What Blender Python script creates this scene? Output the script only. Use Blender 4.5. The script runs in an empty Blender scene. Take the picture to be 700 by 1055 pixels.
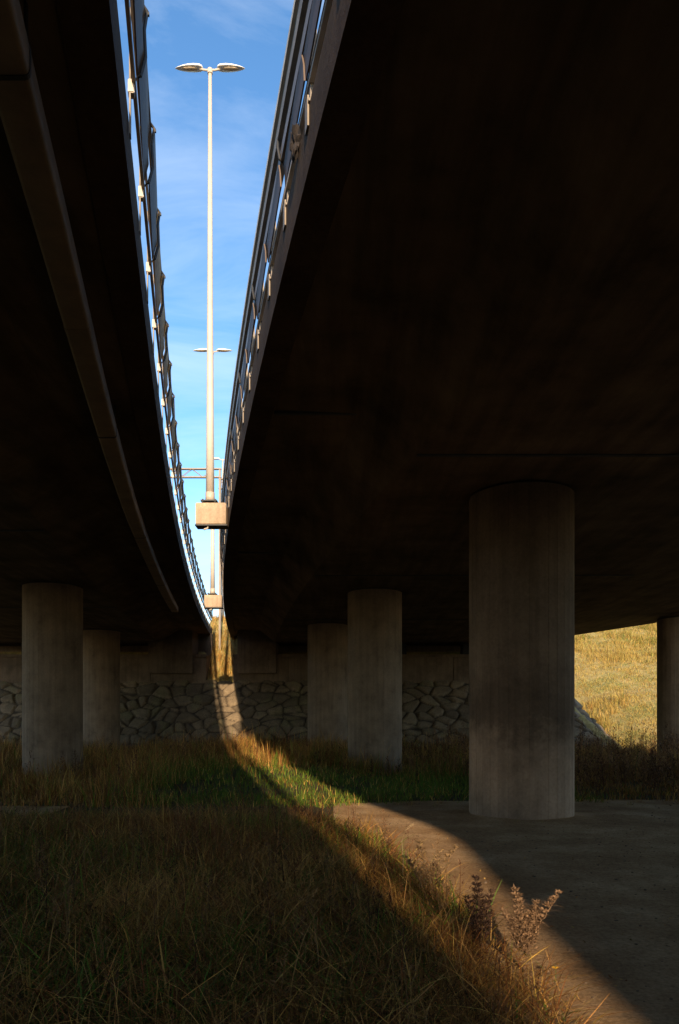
import bpy, bmesh, math, random
import numpy as np
from mathutils import Vector, Matrix
random.seed(7); rng = np.random.default_rng(7)
S = bpy.context.scene
COL = S.collection
R = math.radians

# ------------------------------------------------------------------ helpers
def link(name, me, mat=None, parent=None):
    o = bpy.data.objects.new(name, me); COL.objects.link(o)
    if mat is not None and me is not None: me.materials.append(mat)
    if parent is not None: o.parent = parent
    return o
def tag(o, label=None, cat=None, group=None, kind=None):
    for k, v in (('label', label), ('category', cat), ('group', group), ('kind', kind)):
        if v: o[k] = v
    return o
def empty(name, loc, label, cat, group=None, rz=0):
    o = bpy.data.objects.new(name, None); COL.objects.link(o)
    o.location = loc; o.rotation_euler.z = rz; o.empty_display_size = .2
    return tag(o, label, cat, group)
def pymesh(name, verts, faces, smooth=False):
    me = bpy.data.meshes.new(name); me.from_pydata([tuple(map(float, v)) for v in verts], [], faces)
    me.validate(); me.update()
    if smooth: me.polygons.foreach_set('use_smooth', [True]*len(me.polygons))
    return me
def bm_mesh(name, bm, smooth=False):
    bmesh.ops.recalc_face_normals(bm, faces=bm.faces)
    me = bpy.data.meshes.new(name); bm.to_mesh(me); bm.free()
    if smooth: me.polygons.foreach_set('use_smooth', [True]*len(me.polygons))
    return me
def bbox(bm, x0, x1, y0, y1, z0, z1, M=None, bev=0):
    vs = [bm.verts.new(v) for v in ((x0,y0,z0),(x1,y0,z0),(x1,y1,z0),(x0,y1,z0),(x0,y0,z1),(x1,y0,z1),(x1,y1,z1),(x0,y1,z1))]
    fs = [bm.faces.new([vs[i] for i in f]) for f in ((3,2,1,0),(4,5,6,7),(0,1,5,4),(1,2,6,5),(2,3,7,6),(3,0,4,7))]
    if bev:
        es = {e for f in fs for e in f.edges}
        r = bmesh.ops.bevel(bm, geom=list(es), offset=bev, segments=2, affect='EDGES')
        vs = list({v for v in r['verts']} | {v for v in vs if v.is_valid})
    if M is not None: bmesh.ops.transform(bm, matrix=M, verts=vs)
def tube(bm, pts, rad, n=10, caps=True):
    pts = [Vector(p) for p in pts]
    rads = rad if isinstance(rad, (list, tuple)) else [rad]*len(pts)
    rings = []
    for i, p in enumerate(pts):
        t = (pts[min(i+1, len(pts)-1)] - pts[max(i-1, 0)]).normalized()
        a = Vector((0,0,1)) if abs(t.z) < .9 else Vector((1,0,0))
        u = t.cross(a).normalized(); w = t.cross(u)
        rings.append([bm.verts.new(p + (u*math.cos(k*2*math.pi/n) + w*math.sin(k*2*math.pi/n))*rads[i]) for k in range(n)])
    for a, b in zip(rings, rings[1:]):
        for k in range(n):
            bm.faces.new((a[k], a[(k+1)%n], b[(k+1)%n], b[k]))
    if caps: bm.faces.new(rings[0][::-1]); bm.faces.new(rings[-1])

def hash2(ix, iy, s):
    v = np.sin(ix*127.1 + iy*311.7 + s*74.7)*43758.5453
    return v - np.floor(v)
def vnoise(x, y, s=0):
    x = np.asarray(x, float); y = np.asarray(y, float)
    ix = np.floor(x); iy = np.floor(y); fx = x-ix; fy = y-iy
    fx = fx*fx*(3-2*fx); fy = fy*fy*(3-2*fy)
    return (hash2(ix,iy,s)*(1-fx)+hash2(ix+1,iy,s)*fx)*(1-fy) + (hash2(ix,iy+1,s)*(1-fx)+hash2(ix+1,iy+1,s)*fx)*fy
def fbm(x, y, s=0, o=4):
    t = 0; a = .5
    for i in range(o): t = t + a*vnoise(np.asarray(x)*2**i, np.asarray(y)*2**i, s+i*9.1); a *= .5
    return t/(1-.5**o)
def sstep(a, b, x):
    t = np.clip((np.asarray(x, float)-a)/(b-a), 0, 1); return t*t*(3-2*t)

# ------------------------------------------------------------------ materials
def newmat(name):
    m = bpy.data.materials.new(name); m.use_nodes = True
    nt = m.node_tree; nt.nodes.clear()
    out = nt.nodes.new('ShaderNodeOutputMaterial'); b = nt.nodes.new('ShaderNodeBsdfPrincipled')
    nt.links.new(b.outputs[0], out.inputs[0])
    return m, nt, b
def N(nt, t, **kw):
    n = nt.nodes.new(t)
    for k, v in kw.items():
        if k in n.inputs: n.inputs[k].default_value = v
        else: setattr(n, k, v)
    return n
def coords(nt, scale=(1,1,1), kind='Object'):
    tc = nt.nodes.new('ShaderNodeTexCoord'); mp = nt.nodes.new('ShaderNodeMapping')
    mp.inputs['Scale'].default_value = scale
    nt.links.new(tc.outputs[kind], mp.inputs[0]); return mp.outputs[0]
def noise(nt, vec, scale, detail=6, rough=.6):
    n = N(nt, 'ShaderNodeTexNoise', Scale=scale, Detail=detail, Roughness=rough)
    nt.links.new(vec, n.inputs['Vector']); return n.outputs['Fac']
def ramp(nt, fac, stops):
    r = nt.nodes.new('ShaderNodeValToRGB'); e = r.color_ramp.elements
    while len(e) < len(stops): e.new(.5)
    for el, (p, c) in zip(e, stops):
        el.position = p; el.color = (*c, 1) if len(c) == 3 else c
    nt.links.new(fac, r.inputs[0]); return r.outputs[0]
def mix(nt, fac, a, b, mode='MIX'):
    m = nt.nodes.new('ShaderNodeMix'); m.data_type = 'RGBA'; m.blend_type = mode
    if isinstance(fac, (int, float)): m.inputs[0].default_value = fac
    else: nt.links.new(fac, m.inputs[0])
    for i, v in ((6, a), (7, b)):
        if isinstance(v, tuple): m.inputs[i].default_value = (*v, 1)
        else: nt.links.new(v, m.inputs[i])
    return m.outputs[2]
def g(v): return (v, v, v)
def bump(nt, b, h, strength=.4, dist=.02):
    n = N(nt, 'ShaderNodeBump', Strength=strength, Distance=dist)
    nt.links.new(h, n.inputs['Height']); nt.links.new(n.outputs[0], b.inputs['Normal'])

def concrete(name, base, streak=(1,1,1), stainlow=.55, boards=False, soot_shade=False, rough=.9, bs=.35):
    m, nt, b = newmat(name)
    v = coords(nt); vs = coords(nt, (7, 7, .35))
    c = ramp(nt, noise(nt, v, 1.3, 8, .62), [(.28, tuple(x*stainlow for x in base)), (.5, base), (.78, tuple(min(1, x*1.35) for x in base))])
    st = ramp(nt, noise(nt, vs, 1.0, 5, .6), [(.33, g(.74)), (.55, g(1.0)), (.75, g(1.08))])
    c = mix(nt, .8, c, st, 'MULTIPLY')
    fine = ramp(nt, noise(nt, v, 22, 5, .7), [(.3, g(.8)), (.6, g(1.08))])
    c = mix(nt, .8, c, fine, 'MULTIPLY')
    if soot_shade:
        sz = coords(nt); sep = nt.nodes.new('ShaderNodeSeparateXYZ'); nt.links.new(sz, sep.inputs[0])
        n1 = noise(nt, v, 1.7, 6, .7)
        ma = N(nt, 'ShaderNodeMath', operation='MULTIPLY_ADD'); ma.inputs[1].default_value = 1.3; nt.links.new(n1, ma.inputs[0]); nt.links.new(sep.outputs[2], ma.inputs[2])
        # height of a grimy band rubbed and smoked into the concrete (0..5 m tall column), plus painted shading from paler foot to darker top
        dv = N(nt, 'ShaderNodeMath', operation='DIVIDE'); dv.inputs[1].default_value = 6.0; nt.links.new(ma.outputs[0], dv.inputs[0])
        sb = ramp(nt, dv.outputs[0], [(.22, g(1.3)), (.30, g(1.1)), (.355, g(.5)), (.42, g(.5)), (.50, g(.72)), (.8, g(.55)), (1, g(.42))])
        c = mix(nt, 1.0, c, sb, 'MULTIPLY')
    nt.links.new(c, b.inputs['Base Color']); b.inputs['Roughness'].default_value = rough; b.inputs['Specular IOR Level'].default_value = .15
    bump(nt, b, noise(nt, v, 14, 8, .7), bs, .02)
    return m
def plain(name, base, rough=.5, metal=0, var=.25, scale=6):
    m, nt, b = newmat(name); v = coords(nt)
    c = ramp(nt, noise(nt, v, scale, 6, .65), [(.3, tuple(x*(1-var) for x in base)), (.7, tuple(min(1, x*(1+var)) for x in base))])
    nt.links.new(c, b.inputs['Base Color']); b.inputs['Roughness'].default_value = rough; b.inputs['Metallic'].default_value = metal
    bump(nt, b, noise(nt, v, 40, 4, .6), .1, .005)
    return m
def colattr(name, rough=.7, transl=.0):
    m, nt, b = newmat(name)
    a = nt.nodes.new('ShaderNodeAttribute'); a.attribute_name = 'Col'
    nt.links.new(a.outputs['Color'], b.inputs['Base Color']); b.inputs['Roughness'].default_value = rough
    b.inputs['Specular IOR Level'].default_value = .25
    if transl:
        t = nt.nodes.new('ShaderNodeBsdfTranslucent'); nt.links.new(a.outputs['Color'], t.inputs[0])
        ms = nt.nodes.new('ShaderNodeMixShader'); ms.inputs[0].default_value = transl
        out = [n for n in nt.nodes if n.type == 'OUTPUT_MATERIAL'][0]
        nt.links.new(b.outputs[0], ms.inputs[1]); nt.links.new(t.outputs[0], ms.inputs[2]); nt.links.new(ms.outputs[0], out.inputs[0])
    return m

M_DECK, nt, b = newmat('deck_concrete'); v = coords(nt)
at = nt.nodes.new('ShaderNodeAttribute'); at.attribute_name = 'lat'
cb = nt.nodes.new('ShaderNodeCombineXYZ'); nt.links.new(at.outputs['Fac'], cb.inputs[0])
sp_ = nt.nodes.new('ShaderNodeSeparateXYZ'); nt.links.new(v, sp_.inputs[0]); nt.links.new(sp_.outputs[1], cb.inputs[1])
br = N(nt, 'ShaderNodeTexBrick', Scale=1.0); br.offset = .5; nt.links.new(cb.outputs[0], br.inputs['Vector'])
rot = nt.nodes.new('ShaderNodeMapping'); rot.inputs['Rotation'].default_value = (0,0,R(90)); nt.links.new(cb.outputs[0], rot.inputs[0]); nt.links.new(rot.outputs[0], br.inputs['Vector'])
br.inputs['Color1'].default_value = (.225,.165,.11,1); br.inputs['Color2'].default_value = (.185,.135,.09,1); br.inputs['Mortar'].default_value = (.12,.085,.055,1)
br.inputs['Brick Width'].default_value = 2.4; br.inputs['Row Height'].default_value = .6; br.inputs['Mortar Size'].default_value = .012; br.inputs['Bias'].default_value = 0
st = ramp(nt, noise(nt, v, .8, 8, .65), [(.3, g(.5)), (.5, g(1.0)), (.72, g(1.5))])
c = mix(nt, 1, br.outputs['Color'], st, 'MULTIPLY')
st = ramp(nt, noise(nt, coords(nt, (3.5,.35,1)), 1.0, 6, .6), [(.35, g(.6)), (.6, g(1.15))])
c = mix(nt, .8, c, st, 'MULTIPLY')
nt.links.new(c, b.inputs['Base Color']); b.inputs['Roughness'].default_value = .95; b.inputs['Specular IOR Level'].default_value = .1
bump(nt, b, br.outputs['Fac'], .5, -.02)
M_COLUMN = concrete('column_concrete', (.27, .182, .120), soot_shade=True)
M_COLUMN2 = concrete('column_concrete_clean', (.24, .172, .118))
M_ABUT = concrete('abutment_concrete', (.17, .122, .083))
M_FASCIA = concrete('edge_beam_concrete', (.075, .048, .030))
M_CREAM = plain('cream_painted_steel', (.58, .47, .35), .55, 0, .18)
M_BOX = concrete('lamp_base_concrete', (.47, .34, .23), stainlow=.8, bs=.15)
M_POLE = plain('pole_paint', (.50, .42, .335), .5, 0, .08, 3)
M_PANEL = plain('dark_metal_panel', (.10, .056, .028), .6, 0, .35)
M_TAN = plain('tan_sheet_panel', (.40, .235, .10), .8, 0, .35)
M_RAILD = plain('weathered_rail', (.22, .17, .12), .6, 0, .3)
M_BLACK = plain('black_rubber', (.02, .019, .018), .6)
M_GALV = plain('galvanised_rail', (.22, .17, .13), .5, .2, .2)
M_PIPE = plain('drain_pipe_plastic', (.22, .155, .10), .6, 0, .3, 2.5)
M_WHITE = plain('lamp_housing_paint', (.80, .77, .72), .4, 0, .06)
M_LENS = plain('lamp_lens', (.5, .38, .25), .2, 0, .4, 30)
M_ASPH = plain('asphalt', (.05, .05, .05), .9)
M_TRUSS = plain('gantry_paint', (.26, .20, .145), .6, 0, .15)
M_BLADE = colattr('grass_blades', .7, .25)
M_WEED = colattr('weed_stalks', .8, .12)

# ------------------------------------------------------------------ alignment (y runs away from the camera)
def XL(y):
    return -.40-.225*y+.00165*y*y if y > 0 else float(np.interp(y, [-60,-20,-15.2,-14,-12.6,-9,0], [8.8,2.70,2.64,2.56,2.34,1.56,-.40]))  # unseen stretch behind the camera bent to shape the sunlight strip
def XR(y):
    return 1.06-.2527*y+.002026*y*y if y > 0 else float(np.interp(y, [-60,-20,-12.5,-11,-9.5,-7.5,-5.5,-2.5,0], [9.5,3.45,3.36,3.38,3.36,3.12,2.70,1.82,1.06]))  # behind the camera this edge too is shaped for the sunlight strip
def XO(y):     # far side of the wide right-hand deck, where a slip road leaves it
    pts = [(-60, 30), (0, 14.8), (10, 13.6), (22, 13.2), (25, 14.0), (27, 13.88), (29.4, 12.9), (36, 10.2), (42, 9.2), (70, 6.5)]
    return float(np.interp(y, [p[0] for p in pts], [p[1] for p in pts]))
def ystations(a, b, step=1.0):
    n = max(1, int(round((b-a)/step))); return [a+(b-a)*i/n for i in range(n+1)]
def sweep(name, y0, y1, prof, step=1.0):
    """prof: closed loop of functions y -> (x, z)"""
    ys = ystations(y0, y1, step); n = len(prof); V = []; F = []
    for y in ys:
        for p in prof:
            x, z = p(y); V.append((x, y, z))
    for i in range(len(ys)-1):
        for k in range(n):
            a = i*n+k; b = i*n+(k+1) % n; F.append((a, b, b+n, a+n))
    F.append(tuple(range(n))[::-1]); F.append(tuple((len(ys)-1)*n+k for k in range(n)))
    bm = bmesh.new(); me = pymesh(name, V, F); bm.from_mesh(me); bpy.data.meshes.remove(me)
    return bm_mesh(name, bm)
def pf(edge, sgn, o, z): return lambda y: (edge(y)+sgn*o, z)

DECK_TOP, WING, SOF = 6.0, 5.55, 5.0
DY0, DY1 = -60, 62
# left deck: body (soffit, haunch, wings), edge beam, road
lw = 13.5
ld = empty('bridge_deck', (0, 0, 0), 'narrower dark concrete bridge deck left of the strip of sky, with a drainpipe slung beneath', 'bridge deck')
link('slab', sweep('left_slab', DY0, DY1, [pf(XL,-1,.28,WING+.03), pf(XL,-1,1.35,WING-.02), pf(XL,-1,2.3,SOF), pf(XL,-1,lw-2.3,SOF), pf(XL,-1,lw-1.35,WING-.02), pf(XL,-1,lw-.28,WING+.03), pf(XL,-1,lw-.28,DECK_TOP-.05), pf(XL,-1,.28,DECK_TOP-.05)]), M_DECK, ld)
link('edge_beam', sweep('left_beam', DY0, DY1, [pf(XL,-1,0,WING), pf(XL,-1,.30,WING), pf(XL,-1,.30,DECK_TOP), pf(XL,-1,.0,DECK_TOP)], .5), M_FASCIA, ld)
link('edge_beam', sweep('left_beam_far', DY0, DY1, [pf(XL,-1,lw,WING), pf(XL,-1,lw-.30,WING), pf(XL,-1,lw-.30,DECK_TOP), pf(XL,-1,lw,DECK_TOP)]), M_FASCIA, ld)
link('road_surface', sweep('left_road', DY0, DY1, [pf(XL,-1,.302,DECK_TOP-.046), pf(XL,-1,lw-.302,DECK_TOP-.046), pf(XL,-1,lw-.302,DECK_TOP-.006), pf(XL,-1,.302,DECK_TOP-.006)]), M_ASPH, ld)
rd = empty('bridge_deck', (0, 0, 0), 'wide dark concrete bridge deck right of the strip of sky, filling the upper right', 'bridge deck')
ri = lambda o, z: pf(XR, 1, o, z)
ro = lambda o, z: pf(XO, -1, o, z)
link('slab', sweep('right_slab', DY0, DY1, [ri(.28,WING+.03), ri(1.45,WING-.02), ri(2.15,SOF), ro(2.2,SOF), ro(1.4,WING-.02), ro(.28,WING+.03), ro(.28,DECK_TOP-.05), ri(.28,DECK_TOP-.05)]), M_DECK, rd)
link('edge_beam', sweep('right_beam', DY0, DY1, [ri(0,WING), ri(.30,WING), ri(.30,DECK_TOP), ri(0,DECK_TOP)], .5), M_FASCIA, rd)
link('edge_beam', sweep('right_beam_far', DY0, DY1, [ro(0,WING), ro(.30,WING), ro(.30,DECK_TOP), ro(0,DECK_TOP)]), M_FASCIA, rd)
link('road_surface', sweep('right_road', DY0, DY1, [ri(.302,DECK_TOP-.046), ro(.302,DECK_TOP-.046), ro(.302,DECK_TOP-.006), ri(.302,DECK_TOP-.006)]), M_ASPH, rd)
for dk_, e_ in ((ld, XL), (rd, XR)):
    me = dk_.children[0].data; co_ = np.empty(len(me.vertices)*3, 'f'); me.vertices.foreach_get('co', co_); co_ = co_.reshape(-1,3)
    la = me.attributes.new('lat', 'FLOAT', 'POINT'); la.data.foreach_set('value', np.array([q[0]-e_(q[1]) for q in co_], 'f'))
# drip groove / cross joints under the decks
def joint(parent, y, xa, xb, z):
    bm = bmesh.new(); bbox(bm, xa, xb, y-.03, y+.03, z-.018, z+.02); link('construction_joint', bm_mesh('joint', bm), M_ASPH, parent)
for y in (9.6, 17.8): joint(rd, y, XR(y)+.32, XR(y)+1.44, WING-.0)
for y in (9.6, 17.8, 26): joint(rd, y, XR(y)+2.2, XR(y)+10, SOF)
for y in (13.5, 23.0): joint(ld, y, XL(y)-11, XL(y)-2.35, SOF)

# ------------------------------------------------------------------ railings
PITCH = 1.07; YP0 = 5.33 - 21*PITCH; NP = 50
def rail_mats(): pass
def railing(edge, s, label, left):
    """s = +1 when 'towards the gap' is +x (left deck), -1 for right deck"""
    root = empty('guard_railing', (0, 0, 0), label, 'railing')
    sp = lambda o, z: pf(edge, s, o, z)
    yA, yB = YP0-.3, YP0+PITCH*(NP-1)+.3
    if left:
        longs = [('lower_rail', .032, .058, 6.17, 6.24, M_RAILD), ('handrail', .075, .115, 6.745, 6.785, M_RAILD), ('middle_rail', .04, .06, 6.50, 6.56, M_CREAM)]
    else:
        longs = [('lower_rail', -.05, .0, 6.17, 6.24, M_CREAM), ('middle_rail', -.01, .045, 6.42, 6.53, M_GALV), ('handrail', .025, .075, 6.60, 6.72, M_RAILD), ('handrail', .05, .10, 6.76, 6.82, M_CREAM)]
    for nm, o0, o1, z0, z1, m in longs:
        link(nm, sweep(nm, yA, yB, [sp(o0,z0), sp(o1,z0), sp(o1,z1), sp(o0,z1)], .5), m, root)
    # post, shared mesh
    bm = bmesh.new()
    bbox(bm, *( (.012, .024) if left else (-.06, -.01)), -.03, .03, DECK_TOP if not left else DECK_TOP-.2, 6.72)
    if not left:
        bbox(bm, -.10, .012, -.075, .075, DECK_TOP, DECK_TOP+.02)
        bbox(bm, .003, .016, -.05, .05, DECK_TOP-.16, DECK_TOP+.06)
    if s < 0: bmesh.ops.scale(bm, vec=(-1,1,1), verts=bm.verts)
    pm = bm_mesh('railing_post', bm); pm.materials.append(M_RAILD)
    bm = bmesh.new(); bbox(bm, .004, .05, -.035, .035, 6.10, 6.20, None, .006); km = bm_mesh('bracket', bm); km.materials.append(M_CREAM)
    bm = bmesh.new()                        # dark clamp with a bolt end at every joint of the panels
    if left:
        tube(bm, [(.05,0,6.22), (.09,0,6.255), (.127,0,6.40), (.118,0,6.6), (.138,0,6.74), (.10,0,6.79)], [.013]*6, 8)
        bbox(bm, .138, .155, -.010, .010, 6.71, 6.73)
    else:
        tube(bm, [(.0,0,6.38), (.05,0,6.44), (.072,0,6.55), (.06,0,6.64)], [.014]*4, 8)
    if s < 0: bmesh.ops.scale(bm, vec=(-1,1,1), verts=bm.verts)
    cm = bm_mesh('panel_clamp', bm); cm.materials.append(M_BLACK)
    for i in range(NP):
        y = YP0 + i*PITCH; sl = (edge(y+.3)-edge(y-.3))/.6
        o = link('post', pm, None, root); o.location = (edge(y), y, 0); o.rotation_euler.z = -math.atan(sl) if False else math.atan2(-sl, 1)
        if left:
            kb = link('bracket', km, None, root); kb.location = (edge(y), y, 0); kb.rotation_euler.z = math.atan2(-sl, 1)
        if left or i % 2 == 0:
            c = link('clamp', cm, None, root); c.location = (edge(y), y, 0); c.rotation_euler.z = math.atan2(-sl, 1)
        if i == NP-1: continue
        # lapped panel: leans out at its near end
        ya, yb = y+.015, y+PITCH+.02
        if left:
            zs = (6.26, 6.42, 6.60, 6.74); off = (.064, .105, .085, .112)
        else:
            zs = (6.22, 6.34, 6.41); off = (.012, .018, .03)
        jit = random.uniform(-.012, .012)
        V = []; F = []
        for yy, e in ((ya, .028+jit), (yb, jit)):
            for z, of in zip(zs, off):
                V.append((edge(yy)+s*(of+e), yy, z))
            for z, of in zip(zs[::-1], off[::-1]):
                V.append((edge(yy)+s*(of+e-.012), yy, z))
        n = len(zs)*2
        for k in range(n): F.append((k, (k+1)%n, n+(k+1)%n, n+k))
        F.append(tuple(range(n))); F.append(tuple(range(n, 2*n))[::-1])
        bm = bmesh.new(); me = pymesh('panel', V, F); bm.from_mesh(me); bpy.data.meshes.remove(me)
        link('panel', bm_mesh('panel', bm), (M_TAN if left and y > 7.2 else M_PANEL), root)  # farther left panels coloured tan, standing in for light reflected onto them
    return root
railing(XL, 1, 'dark panelled guard railing along the deck left of the strip of sky', True)
railing(XR, -1, 'guard railing with sunlit cream handrails on the deck right of the strip of sky', False)

# small bundle hanging at the near right railing (a rag of old netting caught behind it)
bm = bmesh.new()
bmesh.ops.create_icosphere(bm, subdivisions=3, radius=.07)
for v in bm.verts:
    q = v.co*1.0; k = 1+.35*math.sin(31*q.x+4)*math.sin(43*q.y)+.25*math.sin(60*q.z+q.x*30)
    k += random.uniform(-.35,.35); v.co = Vector((q.x*k*.6, q.y*k, q.z*k*1.4))
o = link('rag_bundle', bm_mesh('bundle', bm, False), plain('dark_rag',(.02,.013,.010),.9,0,.5,30)); o.location = (XR(5.75)-.02, 5.75, 6.07)
tag(o, 'small dark bundle caught under the right railing near the top edge of the picture', 'rag bundle')

# ------------------------------------------------------------------ drainpipe
dp = empty('drainpipe', (0, 0, 0), 'long flat-sided brown drain duct slung under the left bridge deck', 'drainpipe')
PZ = 5.25
def PO(y): return float(np.interp(y, [0, 3.8, 5.6, 9, 13, 26], [.58, .57, .58, .63, .68, .68]))
def duct(bm, ys, w, h, r, n=4):
    rings = []
    for y in ys:
        ring = []
        for cx, cz, a0 in ((w-r, h-r, 0), (-w+r, h-r, 90), (-w+r, -h+r, 180), (w-r, -h+r, 270)):
            for k in range(n):
                a = R(a0+90*k/(n-1)); ring.append(bm.verts.new((XL(y)-PO(y)+cx+r*math.cos(a), y, PZ+cz+r*math.sin(a))))
        rings.append(ring)
    m_ = len(rings[0])
    for a, c in zip(rings, rings[1:]):
        for k in range(m_): bm.faces.new((a[k], a[(k+1)%m_], c[(k+1)%m_], c[k]))
    bm.faces.new(rings[0]); bm.faces.new(rings[-1])
bm = bmesh.new(); ys = ystations(-8, 25.2, .8)
duct(bm, ys, .122, .10, .035)
link('pipe', bm_mesh('pipe', bm, False), M_PIPE, dp)
for p in dp.children[0].data.polygons: p.use_smooth = len(p.vertices) == 4
for y in (1.5, 6.8, 12.1, 17.4, 22.7):
    bm = bmesh.new(); duct(bm, [y-.03, y+.03], .125, .103, .036)
    link('coupling', bm_mesh('coupling', bm), M_PIPE, dp)
for y in (0.2, 4.1, 9.4, 14.7, 20.0, 24.6):
    bm = bmesh.new(); duct(bm, [y-.015, y+.015], .127, .105, .036)
    for s in (-.1, .1): bbox(bm, XL(y)-PO(y)+s-.006, XL(y)-PO(y)+s+.006, y-.015, y+.015, PZ, WING+.02)
    link('hanger', bm_mesh('hanger', bm), M_BLACK, dp)

# ------------------------------------------------------------------ columns
def column(x, y, label, mat, rad=.75, h=SOF+.01, nb=34, seed=0):
    """board-marked concrete column; every board is a narrow facet with its own depth"""
    rr = random.Random(seed)
    root = empty('concrete_column', (x, y, 0), label, 'column', 'concrete columns holding up the decks')
    V = []; F = []; zs = [-.35, 0.0, .9, 1.9, 2.9, 3.9, h-.05]; prof = []
    for k in range(nb):
        a0 = 2*math.pi*k/nb; a1 = 2*math.pi*(k+.93)/nb; r = rad + rr.uniform(-.004, .004)
        prof += [(r*math.cos(a0), r*math.sin(a0)), (r*math.cos(a1), r*math.sin(a1)), ((r-.004)*math.cos(a1+.003), (r-.004)*math.sin(a1+.003))]
    n = len(prof)
    for z in zs:
        for px, py in prof: V.append((px, py, z))
    for i in range(len(zs)-1):
        for k in range(n): F.append((i*n+k, i*n+(k+1)%n, (i+1)*n+(k+1)%n, (i+1)*n+k))
    F.append(tuple(range(n))[::-1]); F.append(tuple((len(zs)-1)*n+k for k in range(n)))
    link('shaft', pymesh('shaft', V, F), mat, root)
    bm = bmesh.new(); bmesh.ops.create_cone(bm, cap_ends=True, segments=40, radius1=rad*.86, radius2=rad*.86, depth=.06, matrix=Matrix.Translation((0,0,h-.02)))
    link('bearing_pad', bm_mesh('pad', bm), M_BLACK, root)
    return root
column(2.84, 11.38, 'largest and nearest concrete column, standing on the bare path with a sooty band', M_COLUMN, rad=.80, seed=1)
column(.98, 20.2, 'concrete column seen just left of the big near column, standing in grass', M_COLUMN2, seed=2)
column(-.45, 27.4, 'farthest right-hand concrete column, half hidden beside its nearer neighbour', M_COLUMN2, seed=3)
column(12.03, 25.7, 'concrete column cut by the right edge of the picture beside the golden slope', M_COLUMN2, seed=4)
column(-7.6, 19.3, 'nearer concrete column under the left deck, at the far left of the picture', M_COLUMN2, seed=5)
column(-9.65, 29.4, 'smaller concrete column under the left deck against the stone slope', M_COLUMN2, seed=6)

# ------------------------------------------------------------------ terrain
WB, WT, WZ = 31.3, 34.2, 3.15            # stone facing: base y, top y, top z
def terr(x, y):
    x = np.asarray(x, float); y = np.asarray(y, float)
    n = (fbm(x*.35, y*.35, 3, 3)-.5)
    z = .05*n
    z = z + .16*sstep(10.5, 8.0, y)*sstep(1.0, -1.5, x)*sstep(1.5, 3.5, y)      # foreground hump
    z = z + .22*sstep(13.2, 18, y)*sstep(1.5, -1.0, x)*sstep(-6, -3, x)
    stone = np.clip((y-WB)/(WT-WB), 0, 1)*WZ - .18
    gap = WZ-.03 + np.clip((y-WT)/(37.7-WT), 0, 1)*(6.58-WZ+.03)
    behind = np.where(y > WT+.4, WZ-.18+np.clip((y-WT-.4)/1.5, 0, 1)*2.6, WZ-.18)
    left = -5.9+(-.02)*(y-34); ingap = (np.abs(x-(-.4-.225*y+.00165*y*y + .55)) < .75)
    emb = np.where(y < WT, stone, np.where(ingap, gap, behind))
    xo = np.interp(y, [-60,0,10,22,25,27,29.4,36,42,70], [30,14.8,13.6,13.2,14.0,13.88,12.9,10.2,9.2,6.5])
    y0_ = 32.5+4.5*sstep(17, 11.5, x)
    hill = np.clip((y-y0_)/(60-y0_), 0, 1.02)*9.25 + .5*n*np.clip((y-34)/8, 0, 1) + 1.2*(fbm(x*.07, y*.07, 8, 2)-.5)*np.clip((y-40)/15, 0, 1)
    hill = hill + .05*np.clip(x-22, -20, 12)*np.clip((y-45)/15,0,1)
    xr = 12.1-2.3*np.clip((y-WB)/(WT-WB), 0, 1)+.5*np.clip(y-WT, 0, 2)
    kk = sstep(WT+.1, WT+1.0, y)
    w = sstep((xr+.2)*(1-kk)+8.6*kk, (xr+1.4)*(1-kk)+10.4*kk, x) + sstep(-20.5, -22.5, x)
    z2 = emb*(1-w)+hill*w
    k = sstep(WB-.6, WB+.1, y)
    rear_blocker = np.clip((-13.5-y)/6.5, 0, 1)*5.2*sstep(-26, -20, x)*sstep(40, 32, x)  # unseen rise behind the camera, added to block low light on the columns
    return z*(1-k) + np.maximum(z2, -.02)*k + rear_blocker
def gx(a, b, step): return list(np.arange(a, b, step))
xs = np.array([-400,-250,-150,-90,-60,-45,-35]+gx(-30,-9,.6)+gx(-9,-3,.15)+gx(-3,16,.3)+gx(16,36,.6)+[40,50,70,100,160,260,400])
yv = np.array([-400,-200,-100,-60,-40,-25,-22,-20,-18,-16,-14.5,-13.5,-12]+gx(-10,12,.4)+gx(12,30,.6)+gx(30,40,.2)+gx(40,64,.5)+[66,70,80,100,140,200,400,900])
X, Y = np.meshgrid(xs, yv); Z = terr(X, Y)
Vt = np.stack([X.ravel(), Y.ravel(), Z.ravel()], 1); nx = len(xs)
F = [(j*nx+i, j*nx+i+1, (j+1)*nx+i+1, (j+1)*nx+i) for j in range(len(yv)-1) for i in range(nx-1)]
m, nt, b = newmat('soil_and_turf'); v = coords(nt)
c1 = ramp(nt, noise(nt, v, .9, 8, .65), [(.3, (.035,.026,.016)), (.5, (.075,.058,.030)), (.7, (.055,.065,.022))])
c2 = ramp(nt, noise(nt, v, 14, 6, .7), [(.3, g(.6)), (.7, g(1.3))])
near = mix(nt, 1, c1, c2, 'MULTIPLY')
h1 = ramp(nt, noise(nt, v, .35, 8, .7), [(.35, (.30,.225,.085)), (.5, (.38,.29,.11)), (.62, (.22,.21,.06)), (.75, (.42,.33,.16))])
h2 = ramp(nt, noise(nt, v, 5, 8, .75), [(.3, g(.5)), (.65, g(1.25))])
hillc = mix(nt, 1, h1, h2, 'MULTIPLY')
sep = nt.nodes.new('ShaderNodeSeparateXYZ'); nt.links.new(v, sep.inputs[0])
mr = N(nt, 'ShaderNodeMapRange'); mr.inputs[1].default_value = 30; mr.inputs[2].default_value = 33; nt.links.new(sep.outputs[1], mr.inputs[0])
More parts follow.
